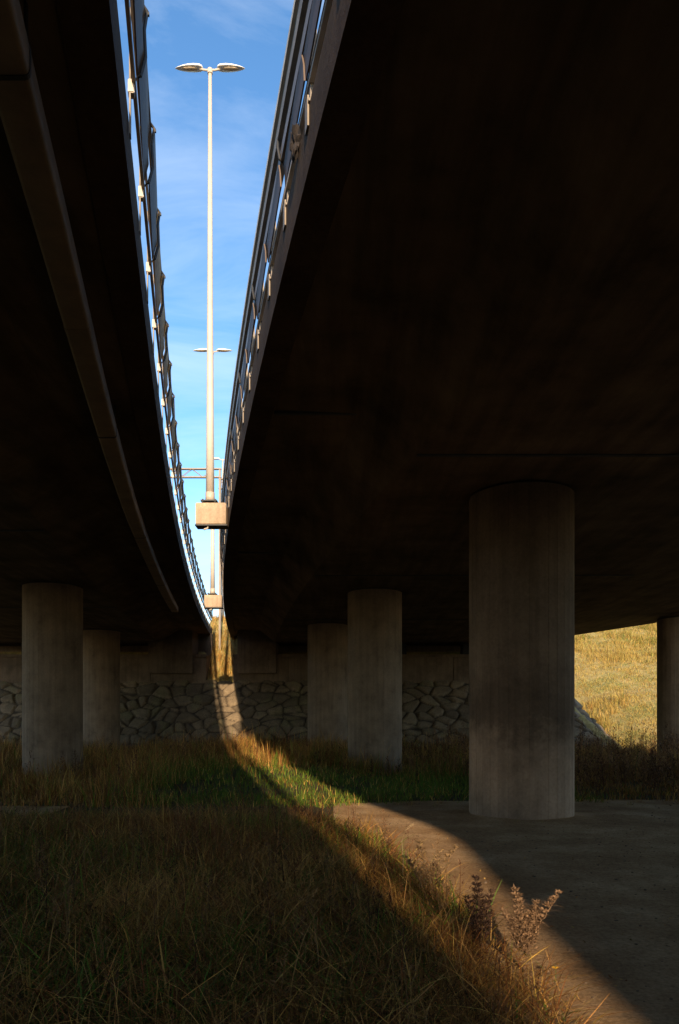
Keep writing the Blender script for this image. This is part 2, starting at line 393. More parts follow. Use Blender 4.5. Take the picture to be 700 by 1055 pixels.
nt.links.new(mix(nt, mr.outputs[0], near, hillc), b.inputs['Base Color']); b.inputs['Roughness'].default_value = .95
b.inputs['Specular IOR Level'].default_value = .15
bump(nt, b, noise(nt, v, 9, 8, .75), .8, .08)
tag(link('ground', pymesh('ground', Vt, F, True), m), kind='structure')

# ------------------------------------------------------------------ path
def path_left(y):            # grass/path border for the trodden area
    return float(np.interp(y, [0, 3.6, 4.3, 5.4, 7.2, 9.4, 10.4, 10.6], [1.0, 1.06, 1.10, .95, .72, .3, -.1, -14]))
def path_far(x): return float(np.interp(x, [-14, -5, -1, 1, 4, 16], [12.3, 12.3, 12.2, 12.9, 13.1, 13.4]))
def on_path(x, y):
    pl = np.interp(y, [0, 3.6, 4.3, 5.4, 7.2, 9.4, 10.4, 10.6], [1.0, 1.06, 1.10, .95, .72, .3, -.1, -14]) + .22*(vnoise(y*2.3, x*0, 5)-.5)
    pf_ = np.interp(x, [-14, -5, -1, 1, 4, 16], [12.0, 12.3, 12.2, 12.9, 13.1, 13.4]) + .5*(vnoise(x*1.1, y*0, 6)-.5)
    return (x > pl) & (y < pf_) & ~((x < -.1) & (x > -4.3))
V = []; F = []; px = list(np.arange(-14, 20, .1)); py = list(np.arange(-4, 14, .1)); idx = {}
PX, PY = np.meshgrid(px, py); PZ_ = terr(PX, PY) + .02*(fbm(PX*2.2, PY*2.2, 41, 4)-.5) + (.02+.09*fbm(PX*3, PY*3, 43, 3))*np.exp(-np.clip(np.hypot(PX-2.84, PY-11.38)-.74, 0, 9)/.13)*.7; inn = (PX > np.interp(np.clip(PY, 0, 10.6), [0, 3.6, 4.3, 5.4, 7.2, 9.4, 10.4, 10.6], [1.0, 1.06, 1.10, .95, .72, .3, -.1, -14]) - .35) & (PY < np.interp(PX, [-14, -5, -1, 1, 4, 16], [12.3, 12.3, 12.2, 12.9, 13.1, 13.4])+.3)
inn &= ~((PX < -.2) & (PY < 10.2)); inn &= ~((PX < -.2) & (PX > -4.6))
for j in range(len(py)):
    for i in range(len(px)): V.append((PX[j,i], PY[j,i], PZ_[j,i]+.008))
n = len(px)
for j in range(len(py)-1):
    for i in range(n-1):
        if inn[j,i] and inn[j+1,i] and inn[j,i+1] and inn[j+1,i+1]: F.append((j*n+i, j*n+i+1, (j+1)*n+i+1, (j+1)*n+i))
m, nt, b = newmat('trodden_dirt'); v = coords(nt)
c1 = ramp(nt, noise(nt, v, 1.1, 9, .65), [(.3, (.27,.155,.075)), (.5, (.42,.26,.135)), (.66, (.55,.37,.21))])
c2 = ramp(nt, noise(nt, v, 30, 6, .75), [(.32, g(.6)), (.5, g(1.0)), (.72, g(1.3))])
vo = N(nt, 'ShaderNodeTexVoronoi', Scale=38.0); nt.links.new(v, vo.inputs['Vector'])
c3 = ramp(nt, vo.outputs['Distance'], [(.08, g(1.35)), (.22, g(1.0)), (.6, g(.9))])
c = mix(nt, 1, c1, c2, 'MULTIPLY'); c = mix(nt, .6, c, c3, 'MULTIPLY')
nt.links.new(c, b.inputs['Base Color']); b.inputs['Roughness'].default_value = .97; b.inputs['Specular IOR Level'].default_value = .04
bump(nt, b, noise(nt, v, 12, 9, .8), 1.0, .05)
tag(link('path', pymesh('path', V, F, True), m), kind='structure')

# ------------------------------------------------------------------ stone facing of the embankment, stones as relief
def stones(name, P0, U, W, nu, nv, lu, lv, seed, label, trim=None):
    """P(u,v)=P0+U*u+W*v ; worley cells as rounded stones with raised mortar gaps"""
    u = np.linspace(0, lu, nu); w = np.linspace(0, lv, nv); UU, WW = np.meshgrid(u, w)
    sx, sy = .68, .50
    a = UU/sx + .5*(fbm(UU*1.2, WW*1.2, seed, 2)-.5); bb = WW/sy + .6*(fbm(UU*1.2, WW*1.2, seed+5, 2)-.5)
    ia, ib = np.floor(a), np.floor(bb)
    f1 = np.full(a.shape, 9.); f2 = np.full(a.shape, 9.); cid = np.zeros(a.shape)
    for dx in (-1,0,1,2,-2):
        for dy in (-1,0,1,2,-2):
            cx, cy = ia+dx, ib+dy
            qx = cx-.05+1.1*hash2(cx, cy, seed+1); qy = cy-.05+1.1*hash2(cx, cy, seed+2)
            d = np.sqrt((qx-a)**2+(qy-bb)**2)
            h = hash2(cx, cy, seed+3)
            cl = d < f1
            f2 = np.where(cl, f1, np.minimum(f2, d)); cid = np.where(cl, h, cid); f1 = np.where(cl, d, f1)
    e = f2-f1
    relief = sstep(.02, .26, e)*(.05+.09*cid) + .02*(fbm(UU*6, WW*6, seed, 3)-.5) + .03*(cid-.5)
    Nn = np.cross(U, W); Nn = Nn/np.linalg.norm(Nn)
    if Nn[1] > 0: Nn = -Nn
    P = np.array(P0)+UU[...,None]*np.array(U)+WW[...,None]*np.array(W)+relief[...,None]*Nn
    if trim is not None: P = trim(P, UU, WW)
    st = sstep(.02, .13, e+.05*(fbm(UU*8, WW*8, seed+8, 2)-.5))
    tone = .085+.08*hash2(np.floor(cid*997), cid*0, 3)
    lich = sstep(.55, .75, fbm(UU*1.7, WW*1.7, seed+7, 4))
    cs = np.stack([tone*1.28, tone*.92, tone*.54], -1); cs = cs*(.75+.5*fbm(UU*5, WW*5, seed+4, 3))[...,None]
    cs = cs*(1-lich[...,None]*.35)+lich[...,None]*.35*np.array([.16,.15,.06])
    mort = np.array([.04,.027,.015])
    C = mort*(1-st[...,None])+cs*st[...,None]
    F = [(j*nu+i, j*nu+i+1, (j+1)*nu+i+1, (j+1)*nu+i) for j in range(nv-1) for i in range(nu-1)]
    me = pymesh(name, P.reshape(-1,3), F, True)
    ca = me.color_attributes.new('Col', 'FLOAT_COLOR', 'POINT')
    ca.data.foreach_set('color', np.concatenate([C.reshape(-1,3), np.ones((C.shape[0]*C.shape[1],1))], 1).ravel().astype('f'))
    o = link('stone_slope', me, M_STONE); tag(o, label, 'stone wall')
    return o
M_STONE, nt, b = newmat('rubble_stone'); a_ = nt.nodes.new('ShaderNodeAttribute'); a_.attribute_name = 'Col'
v = coords(nt); c2 = ramp(nt, noise(nt, v, 16, 6, .7), [(.3, g(.65)), (.7, g(1.3))])
nt.links.new(mix(nt, 1, a_.outputs['Color'], c2, 'MULTIPLY'), b.inputs['Base Color']); b.inputs['Roughness'].default_value = .92
bump(nt, b, noise(nt, v, 20, 8, .7), .5, .03)
dW = np.array([0, WT-WB, WZ+.15]); LW = float(np.linalg.norm(dW)); dW = dW/LW
def trimR(P, UU, WW):
    # right end leans back up the slope: a hipped corner
        P[...,0] = np.where(UU > 26, P[...,0]-(UU-26)/(31.3-26)*(2.3*(WW/LW)), P[...,0]); return P
stones('stone_slope', (-19.5, WB, -.15), np.array([1.,0,0]), dW, 640, 84, 31.3, LW, 11, 'rubble stone slope below the bridge end walls, a sunlit stripe running down it', trimR)
# the return face of the slope on the right
stones('stone_slope_return', (11.78, WB+.02, -.15), np.array([.62, .785, 0.]), np.array([(-2.3)/LW, (WT-WB)/LW, (WZ+.15)/LW]), 40, 84, 1.8, LW, 23, 'shaded stone corner face just right of the big near column, below the hillside')

# ------------------------------------------------------------------ abutments
def abut(label, x0, x1, ped, extra):
    root = empty('abutment_wall', ((x0+x1)/2, 34.6, 0), label, 'abutment')
    ox = (x0+x1)/2
    def blk(nm, a, bq, y0, y1, z0, z1, mat=M_ABUT, bev=.02):
        bm = bmesh.new(); bbox(bm, a-ox, bq-ox, y0-34.6, y1-34.6, z0, z1, None, bev); link(nm, bm_mesh(nm, bm), mat, root)
    segs = int((x1-x0)/2.4); w = (x1-x0)/segs
    for i in range(segs): blk('seat_wall', x0+i*w+.006, x0+(i+1)*w-.006, 34.15+random.uniform(-.012,.012), 35.2, 2.6, 4.32)
    blk('cap_ledge', x0, x1, 34.05, 35.2, 4.321, 4.45)
    blk('back_wall', x0, x1, 35.6, 35.9, 2.6, 5.6)
    for a, bq in ped: blk('pedestal', a, bq, 33.85, 35.3, 3.55, 5.54)
    for a, bq, z0, z1 in extra: blk('step', a, bq, 33.3, 34.4, z0, z1)
    for i in range(int((x1-x0)/3.2)):
        blk('bearing', x0+1.2+i*3.2, x0+1.75+i*3.2, 34.3, 34.9, 4.452, 4.99, M_BLACK, .01)
    return root
abut('concrete end wall carrying the left deck, above the stone slope', -19.4, XL(34.5)-.05, [(-8.9, -6.85)], [])
abut('concrete end wall carrying the right deck, above the stone slope', XR(34.5)+.25, XO(34.5)-.3, [(-4.75, -2.95)], [])

# ------------------------------------------------------------------ street lamps
def lamp_parts(root, ztop, hb):
  if hb:
    bm = bmesh.new(); bbox(bm, -.28, .36, -.15, .15, 5.575, 6.03, None, .015); link('base_box', bm_mesh('base_box', bm), M_BOX, root)
    bm = bmesh.new(); bbox(bm, -.29, .38, -.16, .16, 5.545, 5.573); link('base_plate', bm_mesh('base_plate', bm), M_BLACK, root)
    bm = bmesh.new(); bbox(bm, -.17, .17, -.17, .17, 6.06, 6.085)
    for a in (-.13, .13):
        for c in (-.13, .13): bbox(bm, a-.015, a+.015, c-.015, c+.015, 6.03, 6.11)
    link('flange', bm_mesh('flange', bm), M_BLACK, root)
  if True:
    bm = bmesh.new(); tube(bm, [(0,0,6.086),(0,0,8),(0,0,11),(0,0,ztop)], [.088,.078,.058,.037], 20)
    tube(bm, [(.0,0,6.086),(0,0,6.28)], .098, 20)
    link('pole', bm_mesh('pole', bm), M_POLE, root)
    for p in root.children[-1].data.polygons: p.use_smooth = len(p.vertices) == 4
    bm = bmesh.new(); tube(bm, [(0,0,ztop-.05),(0,0,ztop+.045)], .055, 14); tube(bm, [(-.22,0,ztop+.05),(-.1,0,ztop+.025),(.1,0,ztop+.025),(.22,0,ztop+.05)], .022, 10)
    link('bracket_arm', bm_mesh('bracket_arm', bm), M_POLE, root)
    for s in (-1, 1):
        bm = bmesh.new(); rings = []
        prof = [(.15,.025,.02),(.17,.06,.055),(.22,.085,.075),(.34,.095,.08),(.46,.09,.07),(.58,.07,.048),(.68,.04,.026),(.735,.010,.006)]
        for (x, w, h) in prof:
            ring = []
            for k in range(16):
                a = math.pi*2*k/16; ring.append(bm.verts.new((s*x, w*math.cos(a), ztop+.06+(h if math.sin(a) > 0 else h*.15)*math.sin(a))))
            rings.append(ring)
        for a, c in zip(rings, rings[1:]):
            for k in range(16): bm.faces.new((a[k], a[(k+1)%16], c[(k+1)%16], c[k]))
        bm.faces.new(rings[0]); bm.faces.new(rings[-1])
        hd = link('lamp_head', bm_mesh('lamp_head', bm, True), M_WHITE, root)
        bm = bmesh.new(); rings = []
        for (x, w, h) in [(.27,.03,.010),(.31,.055,.024),(.42,.062,.028),(.54,.05,.022),(.60,.02,.008)]:
            rings.append([bm.verts.new((s*x, w*math.cos(math.pi*k/8), ztop+.052-h*math.sin(math.pi*k/8))) for k in range(9)])
        for a, c in zip(rings, rings[1:]):
            for k in range(8): bm.faces.new((a[k], a[k+1], c[k+1], c[k]))
        link('lens', bm_mesh('lens', bm, True), M_LENS, hd)
    if hb: bm = bmesh.new(); tube(bm, [(-.02,-.1,5.56),(-.03,-.12,5.50),(-.10,-.16,5.46)], .02, 8); link('conduit', bm_mesh('conduit', bm), M_POLE, root)
lamps = [(-2.74, 15.4, 15.2, 'nearest tall double-headed street lamp on its concrete box between the decks'),
         (-4.71, 27.0, 15.05, 'second street lamp, its heads halfway up the nearest lamp post'),
         (-6.18, 38.5, 15.1, 'farthest small street lamp, mostly hidden behind the nearest lamp post')]
for x, y, zt, lab in lamps:
    sl = .253-.00405*y
    root = empty('street_lamp', (x, y, 0), lab, 'street lamp', 'street lamps between the two decks'); lamp_parts(root, zt, y < 30)

# ------------------------------------------------------------------ sign gantries
def gantry(label, xpost, y, xa, xb, ztop, dep):
    root = empty('sign_gantry', (xpost, y, 0), label, 'gantry')
    bm = bmesh.new(); bbox(bm, -.045, .045, -.06, .06, 4.0, ztop+.03); link('post', bm_mesh('gpost', bm), M_TRUSS, root)
    a, c = xa-xpost, xb-xpost
    for z in (ztop, ztop-dep):
        for yy in (-.06, .06):
            bm = bmesh.new(); bbox(bm, a, c, yy-.025, yy+.025, z-.028, z+.028); link('chord', bm_mesh('chord', bm), M_TRUSS, root)
    bm = bmesh.new(); k = 0; x = a
    while x < c-.5:
        for yy in (-.06, .06):
            z0, z1 = (ztop-dep, ztop) if k % 2 else (ztop, ztop-dep)
            tube(bm, [(x, yy, z0), (x+.55, yy, z1)], .014, 6)
        tube(bm, [(x, -.06, ztop), (x, .06, ztop)], .012, 6); x += .55; k += 1
    link('lattice', bm_mesh('lattice', bm), M_TRUSS, root)
gantry('beige lattice gantry reaching left over the road behind the lamp posts', -5.92, 36, -20.5, -5.85, 13.78, .41)
gantry('lower gantry arm reaching right, just above the right railing', -6.15, 37.6, -6.25, 9.0, 13.8, .50)

# ------------------------------------------------------------------ grass
def ribbons(name, x, y, z, h, w, az, lean, bend, col, mat, seg=4, kind='stuff', cat=None):
    n = len(x); t = np.linspace(0, 1, seg+1)[None,:]
    L = h[:,None]
    out = L*(lean[:,None]*t + bend[:,None]*t**2.4)
    up = L*(t*np.sqrt(np.clip(1-lean[:,None]**2, .05, 1)) - .55*np.abs(bend[:,None])*t**2.6)
    cx = x[:,None]+np.cos(az)[:,None]*out; cy = y[:,None]+np.sin(az)[:,None]*out; cz = z[:,None]+up-.02
    ww = w[:,None]*(1-t**1.6*.88)*.5
    fa = az+np.pi/2+rng.normal(0, .6, n)
    sx = np.cos(fa)[:,None]*ww; sy = np.sin(fa)[:,None]*ww
    A = np.stack([cx-sx, cy-sy, cz], -1); B = np.stack([cx+sx, cy+sy, cz], -1)
    P = np.stack([A, B], 2).reshape(n, (seg+1)*2, 3)
    me = bpy.data.meshes.new(name)
    nv = n*(seg+1)*2; nf = n*seg
    me.vertices.add(nv); me.vertices.foreach_set('co', P.reshape(-1).astype('f'))
    base = (np.arange(n)*(seg+1)*2)[:,None,None]
    k = (np.arange(seg)*2)[None,:,None]; q = np.array([0,1,3,2])[None,None,:]
    idx = (base+k+q).reshape(-1)
    me.loops.add(nf*4); me.loops.foreach_set('vertex_index', idx.astype('i'))
    me.polygons.add(nf); me.polygons.foreach_set('loop_start', (np.arange(nf)*4).astype('i')); me.polygons.foreach_set('loop_total', np.full(nf, 4, 'i'))
    me.update(calc_edges=True)
    ca = me.color_attributes.new('Col', 'FLOAT_COLOR', 'POINT')
    cc = np.repeat(np.concatenate([col, np.ones((n,1))], 1)[:,None,:], (seg+1)*2, 1)
    ca.data.foreach_set('color', cc.reshape(-1).astype('f'))
    o = link(name, me, mat); tag(o, kind=kind)
    return o
STRAW = np.array([.43,.23,.06]); BROWN = np.array([.18,.07,.018]); GREEN = np.array([.085,.135,.013]); OLIVE = np.array([.17,.095,.014]); GOLD = np.array([.48,.29,.075])
def palette(n, wts, jit=.22):
    cols = np.stack([STRAW, BROWN, GREEN, OLIVE, GOLD]); cum = np.cumsum(wts, 1); r_ = rng.random(n)*cum[:,-1]
    k = (r_[:,None] > cum).sum(1); c = cols[np.clip(k,0,4)]
    return c*np.clip(1+rng.normal(0, jit, (n,1)), .25, 2.0)*1.2*np.clip(1+rng.normal(0, .06, (n,3)), .7, 1.3)
def scatter(n, x0, x1, y0, y1, tuft=14, spread=.10, power=1.0):
    nt_ = n//tuft
    tx = rng.uniform(x0, x1, nt_); ty = y0+(y1-y0)*rng.random(nt_)**power
    x = np.repeat(tx, tuft)+rng.normal(0, spread, nt_*tuft); y = np.repeat(ty, tuft)+rng.normal(0, spread, nt_*tuft)
    hh = np.repeat(np.clip(rng.normal(1, .28, nt_), .35, 1.8), tuft)
    return x, y, hh
# foreground tall dry grass
x, y, hh = scatter(160000, -8.6, 1.6, 1.6, 10.9, 16, .085, 1.15)
half = .49*y+2.8
keep = (np.abs(x) < half) & ~on_path(x+.02, y)
# keep blades out of the camera's own spot
x, y, hh = x[keep], y[keep], hh[keep]
gp = sstep(.46, .58, fbm(x*.9+3, y*.75, 21, 3)); br = sstep(.45, .62, fbm(x*.8, y*.8+9, 33, 3))
edge = np.clip((np.interp(y, [0,3.6,4.3,5.4,7.2,9.4,10.4,10.6], [1.0,1.06,1.10,.95,.72,.3,-.1,-.1])-x)/1.2, .15, 1)
h = (.14+.40*fbm(x*.9, y*.9, 5, 3))*hh*(1-.38*gp)*(.45+.55*edge)*rng.uniform(.55, 1.25, len(x))
h *= np.interp(y, [2, 3.2, 4.5, 11], [.55, .75, 1, 1])
wts = np.stack([.10+.75*(1-gp)*(1-br), .30+1.1*br, .03+1.5*gp*(1-br*.5), .12+0*gp, .03+.22*(1-br)], 1)
ribbons('tall_dry_grass', x, y, terr(x, y), h, rng.uniform(.003,.0065,len(x)), rng.uniform(0,2*np.pi,len(x)), np.abs(rng.normal(.22,.18,len(x))).clip(0,.85), rng.normal(.55,.42,len(x)).clip(-.1,1.5), palette(len(x), wts, .34), M_BLADE, 5)
# matted dead thatch between the tufts, and a few long arching straws
n = 75000; y = 1.8+8.8*rng.random(n)**1.2; x = rng.uniform(-1, 1, n)*(.49*y+2.4)
keep = (x < 1.5) & ~on_path(x-.06, y); x, y = x[keep], y[keep]; n = len(x)
c_ = palette(n, np.tile([.45,.8,.08,.2,.1], (n,1)), .35)
ribbons('dead_thatch', x, y, terr(x, y)+rng.uniform(.02,.2,n)*(.4+fbm(x*1.3,y*1.3,91,3)), rng.uniform(.12,.34,n), rng.uniform(.003,.007,n), rng.uniform(0,6.28,n), rng.uniform(.7,.97,n), rng.uniform(-.1,.5,n), c_, M_BLADE, 4)
n = 650; y = 3.4+7*rng.random(n); x = rng.uniform(-1, 1, n)*(.49*y+.5)
keep = (x < 1.1) & ~on_path(x+.1, y); x, y = x[keep], y[keep]; n = len(x)
ribbons('arching_straw', x, y, terr(x, y), rng.uniform(.4,.85,n), rng.uniform(.004,.007,n), rng.uniform(0,6.28,n), rng.uniform(.1,.5,n), rng.uniform(.3,1.1,n), np.tile([.48,.27,.09],(n,1))*rng.uniform(.6,1.3,(n,1)), M_BLADE, 7)
# broad-leaved green patches low in the dry grass
x, y, hh = scatter(42000, -5.5, 1.2, 2.6, 10.6, 12, .09)
keep = (np.abs(x) < .49*y+.6) & ~on_path(x-.02, y) & (fbm(x*.9+3, y*.75, 21, 3)+.12*rng.random(len(x)) > .54); x, y, hh = x[keep], y[keep], hh[keep]
ribbons('green_undergrowth', x, y, terr(x, y), rng.uniform(.10,.30,len(x))*hh, rng.uniform(.008,.018,len(x)), rng.uniform(0,6.28,len(x)), np.abs(rng.normal(.35,.2,len(x))).clip(0,.85), rng.normal(.5,.3,len(x)).clip(-.1,1.3), palette(len(x), np.tile([.15,.3,1.2,.5,.0],(len(x),1)), .3), M_BLADE, 4)
# stray tufts on the trodden ground and at its ragged edges, and round the column foot
x, y, hh = scatter(5200, -.3, 9.5, 3.4, 13.2, 13, .035)
pl_ = np.interp(y, [0,3.6,4.3,5.4,7.2,9.4,10.4,10.6], [1.0,1.06,1.10,.95,.72,.3,-.1,-2])
dcol = np.hypot(x-2.84, y-11.38)
keep = on_path(x, y) & ((x < pl_+.35*rng.random(len(x))**2*1.6) | (y > 12.2) | ((dcol > .81) & (dcol < .98)))
x, y, hh = x[keep], y[keep], hh[keep]
ribbons('stray_tufts', x, y, terr(x, y), .11*hh, rng.uniform(.004,.008,len(x)), rng.uniform(0,6.28,len(x)), np.abs(rng.normal(.4,.25,len(x))).clip(0,.9), rng.normal(.4,.3,len(x)).clip(-.1,1.2), palette(len(x), np.tile([.5,.5,.35,.3,.2],(len(x),1))), M_BLADE, 4)
# short green turf beyond, up to the slope
x, y, hh = scatter(130000, -19, 13, 12.4, 31.4, 18, .16, 1.25)
keep = (np.abs(x) < .49*y+3) & ~on_path(x, y); x, y, hh = x[keep], y[keep], hh[keep]
gp = sstep(5.0, 3.0, np.abs(x-.3+(y-15)*.12))*sstep(20.5, 16, y)
tall = sstep(.42, .6, fbm(x*.5, y*.5, 51, 3))*(1-gp)
h = (.10+.10*rng.random(len(x))+.42*tall+.16*sstep(22, 29, y))*hh
wts = np.stack([.28*(1-gp)+.05, .45*(1-gp), .12+1.3*gp, .25+0*gp, .05+.05*gp], 1)
ribbons('rough_turf', x, y, terr(x, y), h, rng.uniform(.009,.018,len(x)), rng.uniform(0,2*np.pi,len(x)), np.abs(rng.normal(.2,.16,len(x))).clip(0,.8), rng.normal(.25,.25,len(x)).clip(-.1,1), palette(len(x), wts), M_BLADE, 3)
# dry grass all over the sunlit hillside
x, y, hh = scatter(170000, 8, 34, 31.5, 61, 14, .22)
keep = (x > np.interp(y, [31,34.3,34.4,36,42,70], [13.2,12.9,10.9,10.8,10,8])) & (x/y < .52); x, y, hh = x[keep], y[keep], hh[keep]
pn = fbm(x*.22, y*.22, 61, 4)
wts = np.stack([.3+0*pn, .02+.0*pn, .04+.16*sstep(.5,.7,pn)+.35*sstep(50,59,y), .2+.25*sstep(.5,.7,pn), .9+0*pn], 1)
ribbons('hillside_grass', x, y, terr(x, y), (.15+.30*sstep(.4,.75,fbm(x*.4,y*.4,71,3)))*hh, rng.uniform(.014,.028,len(x)), rng.uniform(0,2*np.pi,len(x)), np.abs(rng.normal(.3,.2,len(x))).clip(0,.9), rng.normal(.3,.3,len(x)).clip(-.1,1.2), palette(len(x), wts, .16)*np.array([.86,1.0,1.0]), M_BLADE, 3)
x, y, hh = scatter(6000, -7.2, -5.0, 34.25, 39.5, 10, .12)
cx = -.4-.225*y+.00165*y*y+.55; keep = np.abs(x-cx) < .62; x, y, hh = x[keep], y[keep], hh[keep]
ribbons('bank_grass', x, y, terr(x, y), .28*hh, rng.uniform(.012,.022,len(x)), rng.uniform(0,2*np.pi,len(x)), np.abs(rng.normal(.2,.15,len(x))).clip(0,.8), rng.normal(.2,.2,len(x)).clip(-.1,1), palette(len(x), np.tile([.4,.05,.1,.4,.5],(len(x),1))), M_BLADE, 3)

# weeds: branching dead stalks with seed clusters, as one uncountable thicket
def weed_field(name, pts, hs, cols, leaf=.035, nl=26, mat=M_WEED):
    X_=[];Y_=[];Z_=[];H=[];W=[];A=[];Ln=[];Bd=[];C=[]
    for (px_, py_), hgt, cc in zip(pts, hs, cols):
        z0 = float(terr(px_, py_)); la = random.uniform(0, 6.28); ll = random.uniform(0, .18)
        X_.append(px_);Y_.append(py_);Z_.append(z0);H.append(hgt);W.append(.010);A.append(la);Ln.append(ll);Bd.append(.03);C.append(np.array(cc)*.8)
        for k in range(nl):
            t = .25+.75*(k/nl); a = random.uniform(0, 6.28)
            bx = px_+math.cos(la)*ll*hgt*t; by = py_+math.sin(la)*ll*hgt*t; bz = z0+hgt*t*.98
            side = (1-t)*.22*hgt+.02
            r1 = random.random()
            X_.append(bx+math.cos(a)*side*r1); Y_.append(by+math.sin(a)*side*r1); Z_.append(bz+side*.5*r1)
            H.append(leaf*random.uniform(.6,1.8)*(1.4 if t<.5 else 1)); W.append(leaf*random.uniform(.25,.55)); A.append(a); Ln.append(random.uniform(.2,.9)); Bd.append(random.uniform(0,.8)); C.append(np.array(cc)*random.uniform(.6,1.4))
    f = lambda q: np.array(q, float)
    return ribbons(name, f(X_), f(Y_), f(Z_), f(H), f(W), f(A), f(Ln), f(Bd), np.array(C), mat, 3)
pts = []; hs = []; cols = []
def addw(n, fx, fy, h0, h1, pal):
    for _ in range(n):
        p = (fx(), fy())
        if on_path(np.array([p[0]]), np.array([p[1]]))[0]: continue
        pts.append(p); hs.append(random.uniform(h0, h1)); cols.append(random.choice(pal))
BR = [(.12,.05,.022),(.19,.09,.035),(.08,.038,.018),(.24,.13,.05)]
U = random.uniform
addw(560, lambda: U(3.2, 11.5), lambda: U(13.2, 20), .5, 1.15, BR)
addw(420, lambda: U(3.5, 15), lambda: U(20, 31), .6, 1.5, BR)
addw(120, lambda: U(-1.5, 3.4), lambda: U(17.5, 30), .3, .7, BR)
weed_field('weed_thicket', pts, hs, cols, .05, 34)
pts = []; hs = []; cols = []
addw(260, lambda: U(-16, -4), lambda: U(14.5, 30), .35, .9, BR)
addw(90, lambda: U(-6, 0), lambda: U(22, 31), .3, .7, BR)
weed_field('weed_patch', pts, hs, cols, .045, 28)
pts = []; hs = []; cols = []
addw(330, lambda: U(-4.8, 1.0), lambda: U(3.2, 10.3), .22, .62, BR)
weed_field('dry_stalks', [p for p in pts if abs(p[0]) < .5*p[1]+.2], hs, cols, .022, 36)

# named foreground plants on the path edge
def stalk_obj(parent, name, blades, mat=M_WEED):
    f = lambda i: np.array([b_[i] for b_ in blades], float)
    o = ribbons(name, f(0), f(1), f(2), f(3), f(4), f(5), f(6), f(7), np.array([b_[8] for b_ in blades]), mat, 5, kind=None)
    o.parent = parent; return o
def dock(x, y, label, stems, colr, seedn=150, yellow=False):
    z0 = float(terr(x, y)); root = empty('dried_weed', (x, y, z0), label, 'weed')
    for (hgt, lx, ly, den, r0) in stems:
        bm = bmesh.new(); pts_ = [(lx*t*t*hgt+.006*math.sin(9*t), ly*t*t*hgt, hgt*t-.03) for t in (0,.2,.4,.6,.8,1)]
        tube(bm, pts_, [.0042,.0038,.0034,.003,.0022,.0012], 7); me = bm_mesh('stem', bm, True)
        st_ = link('stem', me, plain('weed_stem', (.17,.10,.05), .8), root)
        bl = [(0, 0, hgt*.3, hgt*.6, .004, 0, lx*.9, .02, np.array(colr)) for _ in range(2)]
        for k in range(int(seedn*den*3)):
            t = random.uniform(.32, 1.0); a = U(0, 6.28); rr = r0*(1.15-t)*random.random()**.5*1.4+.006
            whorl = round(t*13)/13+U(-.018, .018)
            t = whorl
            bx, by, bz = lx*t*t*hgt, ly*t*t*hgt, hgt*t
            bl.append((bx+math.cos(a)*rr, by+math.sin(a)*rr, bz+rr*.6, U(.010,.026), U(.006,.014), a, U(.1,.9), U(0,.9), np.array(colr)*U(.5,1.5)))
        stalk_obj(root, 'seed_head', bl)
        bl = []
        for k in range(22):
            t = U(.15,.95); a = U(0,6.28)
            bl.append((lx*t*t*hgt, ly*t*t*hgt, hgt*t, U(.03,.09), U(.008,.018), a, U(.3,.8), U(.5,1.4), np.array(colr)*U(.6,1.3)))
        stalk_obj(root, 'leaves', bl)
    return root
dock(.90, 4.62, 'dark bushy dried weed with dense seed clusters at the path edge', [(.54, -.06, 0, 1.8, .055), (.46, .14, 0, 1.2, .045), (.42, -.22, 0, 1.0, .04)], (.10,.055,.035))
dock(1.12, 4.42, 'tallest bushy dried weed bending right over the sunlit path', [(.52, -.10, 0, 1.8, .055), (.50, .42, 0, 1.3, .04), (.44, .18, 0, 1.4, .05), (.38, -.3, .1, .9, .04)], (.22,.13,.07))
dock(.72, 5.9, 'sparse dried weed with side sprigs, left of the two bushy ones', [(.58, -.15, 0, .6, .06), (.50, .45, 0, .7, .05), (.42, -.45, 0, .5, .04), (.46, .2, 0, .6, .05)], (.24,.15,.07))
# bent seeding grass stem catching the sun
z0 = float(terr(.55, 6.4)); root = empty('seeding_grass', (.55, 6.4, z0), 'single pale bent grass stem standing above the path edge', 'grass stem')
bm = bmesh.new(); tube(bm, [(0,0,-.03),(.01,0,.25),(.0,0,.45),(.03,0,.56),(.10,0,.60)], [.003,.0025,.002,.0018,.0014], 6); link('stem', bm_mesh('stem', bm, True), plain('straw', (.5,.36,.18), .7), root)
stalk_obj(root, 'seed_head', [(.03+.07*t, 0, .56+.045*t, .02, .004, U(0,6.28), .6, .4, np.array((.5,.36,.2))) for t in np.linspace(0,1,22)])
# yellow flower
zf = float(terr(1.26, 4.25)); root = empty('yellow_flower', (1.26, 4.25, zf), 'tiny yellow flower at the path edge near the bottom', 'flower')
bm = bmesh.new(); tube(bm, [(0,0,-.02),(.004,0,.05),(0,0,.11)], .0018, 6); link('stem', bm_mesh('stem', bm), plain('green_stem', (.06,.10,.02), .7), root)
stalk_obj(root, 'petals', [(0,0,.108,.024,.011,a,.9,.1,np.array((.75,.40,.02))) for a in np.linspace(0,6.28,11)])
# twig on the left column foot
dk = dock(-6.35, 17.6, 'dark dead weed standing against the foot of the nearer left column', [(.75, -.1, 0, .8, .14), (.6, .3, 0, .6, .12), (.5,-.4,0,.5,.1)], (.09,.06,.035), 160)

